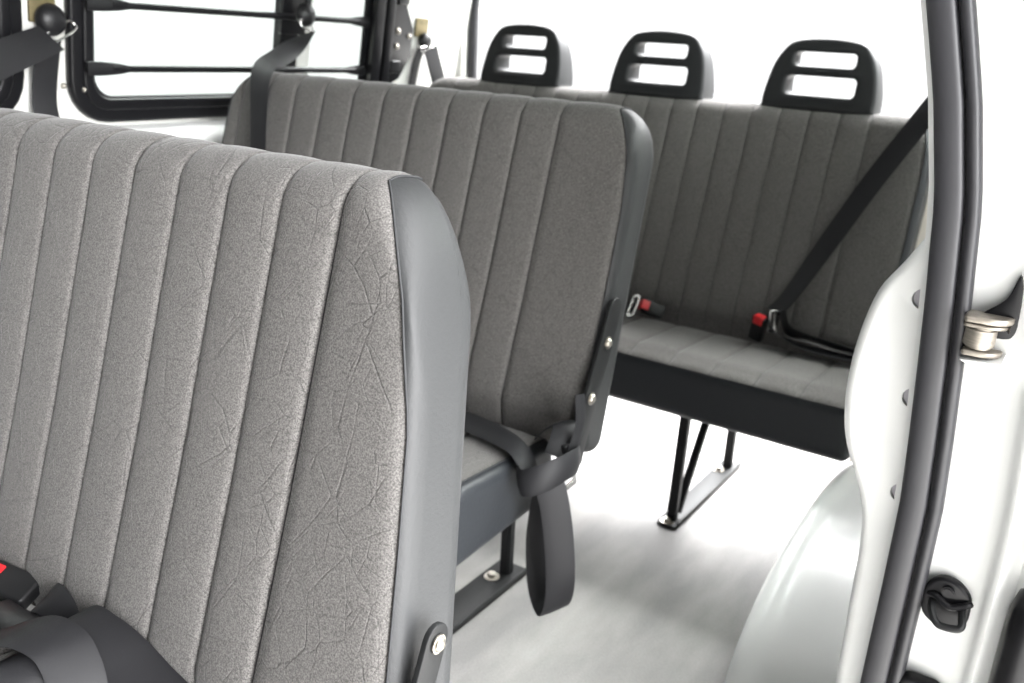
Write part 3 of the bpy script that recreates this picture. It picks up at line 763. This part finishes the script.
bm = newbm(); ribbon(bm, [(-.632, 1.10, .43), (-.620, 1.10, .40), (-.608, 1.10, .365), (-.596, 1.10, .311), (-.588, 1.10, .25), (-.590, 1.105, .205), (-.602, 1.115, .172), (-.620, 1.13, .158), (-.638, 1.14, .170), (-.648, 1.142, .205), (-.654, 1.142, .268), (-.650, 1.14, .325), (-.640, 1.13, .375), (-.634, 1.125, .41)],
                 [(.8, .7, .1)] * 4 + [(.75, .65, .25), (.7, .65, .35), (.7, .65, .4), (.7, .65, .4), (.7, .65, .4), (.75, .65, .25)] + [(.8, .6, .1)] * 4, .047, crown=.002); obj('hanging_loop', bm, M['web'], b5)
buckle('belt_buckle', 'black buckle with small red button at the middle bench side bracket', (-.622, 1.155, .428), (.12, -.05, -1), (1, -.3, 0), s=.62)
bt = thing('belt_tongue', 'chrome belt latch hanging at the foot of the middle bench bracket', 'belt tongue', (-.60, 1.14, .41))
t = plate([rrect(-.020, .020, -.014, .014, .005), rrect(-.013, .013, -.005, .006, .003)], .003, .0008)
bm = newbm(); merge(bm, t, frame_mtx((-.608, 1.135, .395), (1, -.2, .1), (0, 1, .2))); obj('plate', bm, M['chrome'], bt)
bm = newbm(); ribbon(bm, [(-.628, 1.19, .52), (-.618, 1.18, .475), (-.616, 1.16, .44), (-.610, 1.140, .405)], [(.1, 1, 0)] * 4, .026); obj('strap', bm, M['web'], bt)

# front bench: buckle, folded belts in a heap
buckle('belt_buckle', 'large black buckle with red button at the bottom left of the front bench', (-.925, .434, .440), (-.85, -.25, .15), (0, -.35, 1), s=1.1)
b6 = thing('seat_belt', 'black belt folded in loops on the nearest bench seat, bottom left', 'seat belt', (-.72, .40, .42), 'black seat belts')
bm = newbm(); ribbon(bm, [(-.905, .405, .432), (-.86, .402, .438), (-.82, .41, .440), (-.79, .425, .436), (-.765, .435, .43)], [(-.2, 1, .3)] * 5, .034, crown=.005); obj('stalk_sleeve', bm, M['plastic'], b6)
bm = newbm(); ribbon(bm, [(-.87, .435, .438), (-.845, .432, .458), (-.82, .43, .455), (-.80, .425, .440)], [(.3, .6, .6)] * 4, .036); obj('webbing', bm, M['web'], b6)
bm = newbm(); ribbon(bm, [(-.80, .40, .440), (-.785, .405, .462), (-.765, .412, .472), (-.74, .415, .471), (-.71, .418, .462), (-.68, .42, .450), (-.64, .42, .438), (-.58, .415, .432)], [(.45, .85, .15), (.45, .85, .2), (.45, .85, .2), (.4, .85, .0), (.35, .9, .0), (.3, .9, 0), (.3, .9, 0), (.2, .9, 0)], .060, crown=.003); obj('webbing', bm, M['web'], b6)
bm = newbm(); ribbon(bm, [(-.86, .33, .44), (-.82, .345, .462), (-.785, .36, .482), (-.755, .372, .490), (-.725, .378, .484), (-.70, .375, .462), (-.685, .368, .437)], [(.35, .85, .3), (.35, .85, .3), (.35, .9, .2), (.35, .9, .1), (.35, .9, 0), (.35, .9, 0), (.35, .9, 0)], .050); obj('webbing', bm, M['web'], b6)
bm = newbm(); ribbon(bm, [(-.80, .325, .44), (-.775, .335, .465), (-.75, .345, .474), (-.725, .345, .464), (-.71, .34, .437)], [(.35, .9, .1)] * 5, .044); obj('webbing', bm, M['web'], b6)

# ------------------------------------------------------------------ light
w = bpy.data.worlds.new('sky'); bpy.context.scene.world = w; w.use_nodes = True
nt = w.node_tree; bg = nt.nodes['Background']
tc = N(nt, 'ShaderNodeTexCoord'); sp_ = N(nt, 'ShaderNodeSeparateXYZ'); nt.links.new(tc.outputs['Generated'], sp_.inputs[0])
r = N(nt, 'ShaderNodeValToRGB'); e = r.color_ramp.elements
e[0].position = .0; e[0].color = (.99, .99, 1, 1); e[1].position = 1.; e[1].color = (1, 1, 1, 1)
nt.links.new(sp_.outputs[2], r.inputs[0]); nt.links.new(r.outputs[0], bg.inputs[0])
# bright overcast sky, plus added lobes that light the front bench and rear cushion
acc = None
for d_, lo, amp in (((.1, .55, .83), .75, 38.), ((.55, .25, .8), .70, 2.), ((.90, -.34, .27), .86, 25.), ((-.78, .05, .60), .60, 1.)):
    dt = N(nt, 'ShaderNodeVectorMath', operation='DOT_PRODUCT'); nt.links.new(tc.outputs['Generated'], dt.inputs[0])
    dt.inputs[1].default_value = Vector(d_).normalized()
    mr = N(nt, 'ShaderNodeMapRange', interpolation_type='SMOOTHSTEP'); mr.inputs['From Min'].default_value = lo
    mr.inputs['To Min'].default_value = 0. if acc else .8; mr.inputs['To Max'].default_value = amp
    nt.links.new(dt.outputs['Value'], mr.inputs['Value'])
    if acc:
        ad_ = N(nt, 'ShaderNodeMath', operation='ADD'); nt.links.new(acc.outputs[0], ad_.inputs[0]); nt.links.new(mr.outputs[0], ad_.inputs[1]); acc = ad_
    else: acc = mr
ad_ = acc

# sky darkened towards the front of the van to keep the rear backrest dark
yy_ = N(nt, 'ShaderNodeMapRange', interpolation_type='SMOOTHSTEP'); yy_.inputs['From Min'].default_value = -.9; yy_.inputs['From Max'].default_value = .1; yy_.inputs['To Min'].default_value = .08
nt.links.new(sp_.outputs[1], yy_.inputs['Value'])
ml_ = N(nt, 'ShaderNodeMath', operation='MULTIPLY'); nt.links.new(ad_.outputs[0], ml_.inputs[0]); nt.links.new(yy_.outputs[0], ml_.inputs[1]); nt.links.new(ml_.outputs[0], bg.inputs[1])

# ------------------------------------------------------------------ camera
cam = bpy.data.cameras.new('camera'); co = bpy.data.objects.new('camera', cam); C.objects.link(co)
Rm = [[0.8307793659670974, 0.2195631181484472, -0.5114662082994715], [0.5538720508351126, -0.23521394343080487, 0.7986865168008263], [0.05505811826619142, -0.9468191157579471, -0.3170207653266974]]
mt = Matrix([[Rm[i][0], -Rm[i][1], -Rm[i][2], 0] for i in range(3)] + [[0, 0, 0, 1]]); mt.translation = (0, 0, 1.05)
co.matrix_world = mt
cam.sensor_width = 36; cam.lens = 905 / 1024 * 36; cam.clip_start = .02
cam.dof.use_dof = True; cam.dof.focus_distance = .82; cam.dof.aperture_fstop = 7.5
sc = bpy.context.scene; sc.camera = co
sc.view_settings.view_transform = 'Standard'; sc.view_settings.look = 'None'; sc.view_settings.gamma = 1
sc.view_settings.use_curve_mapping = False
sc.view_settings.exposure = .95
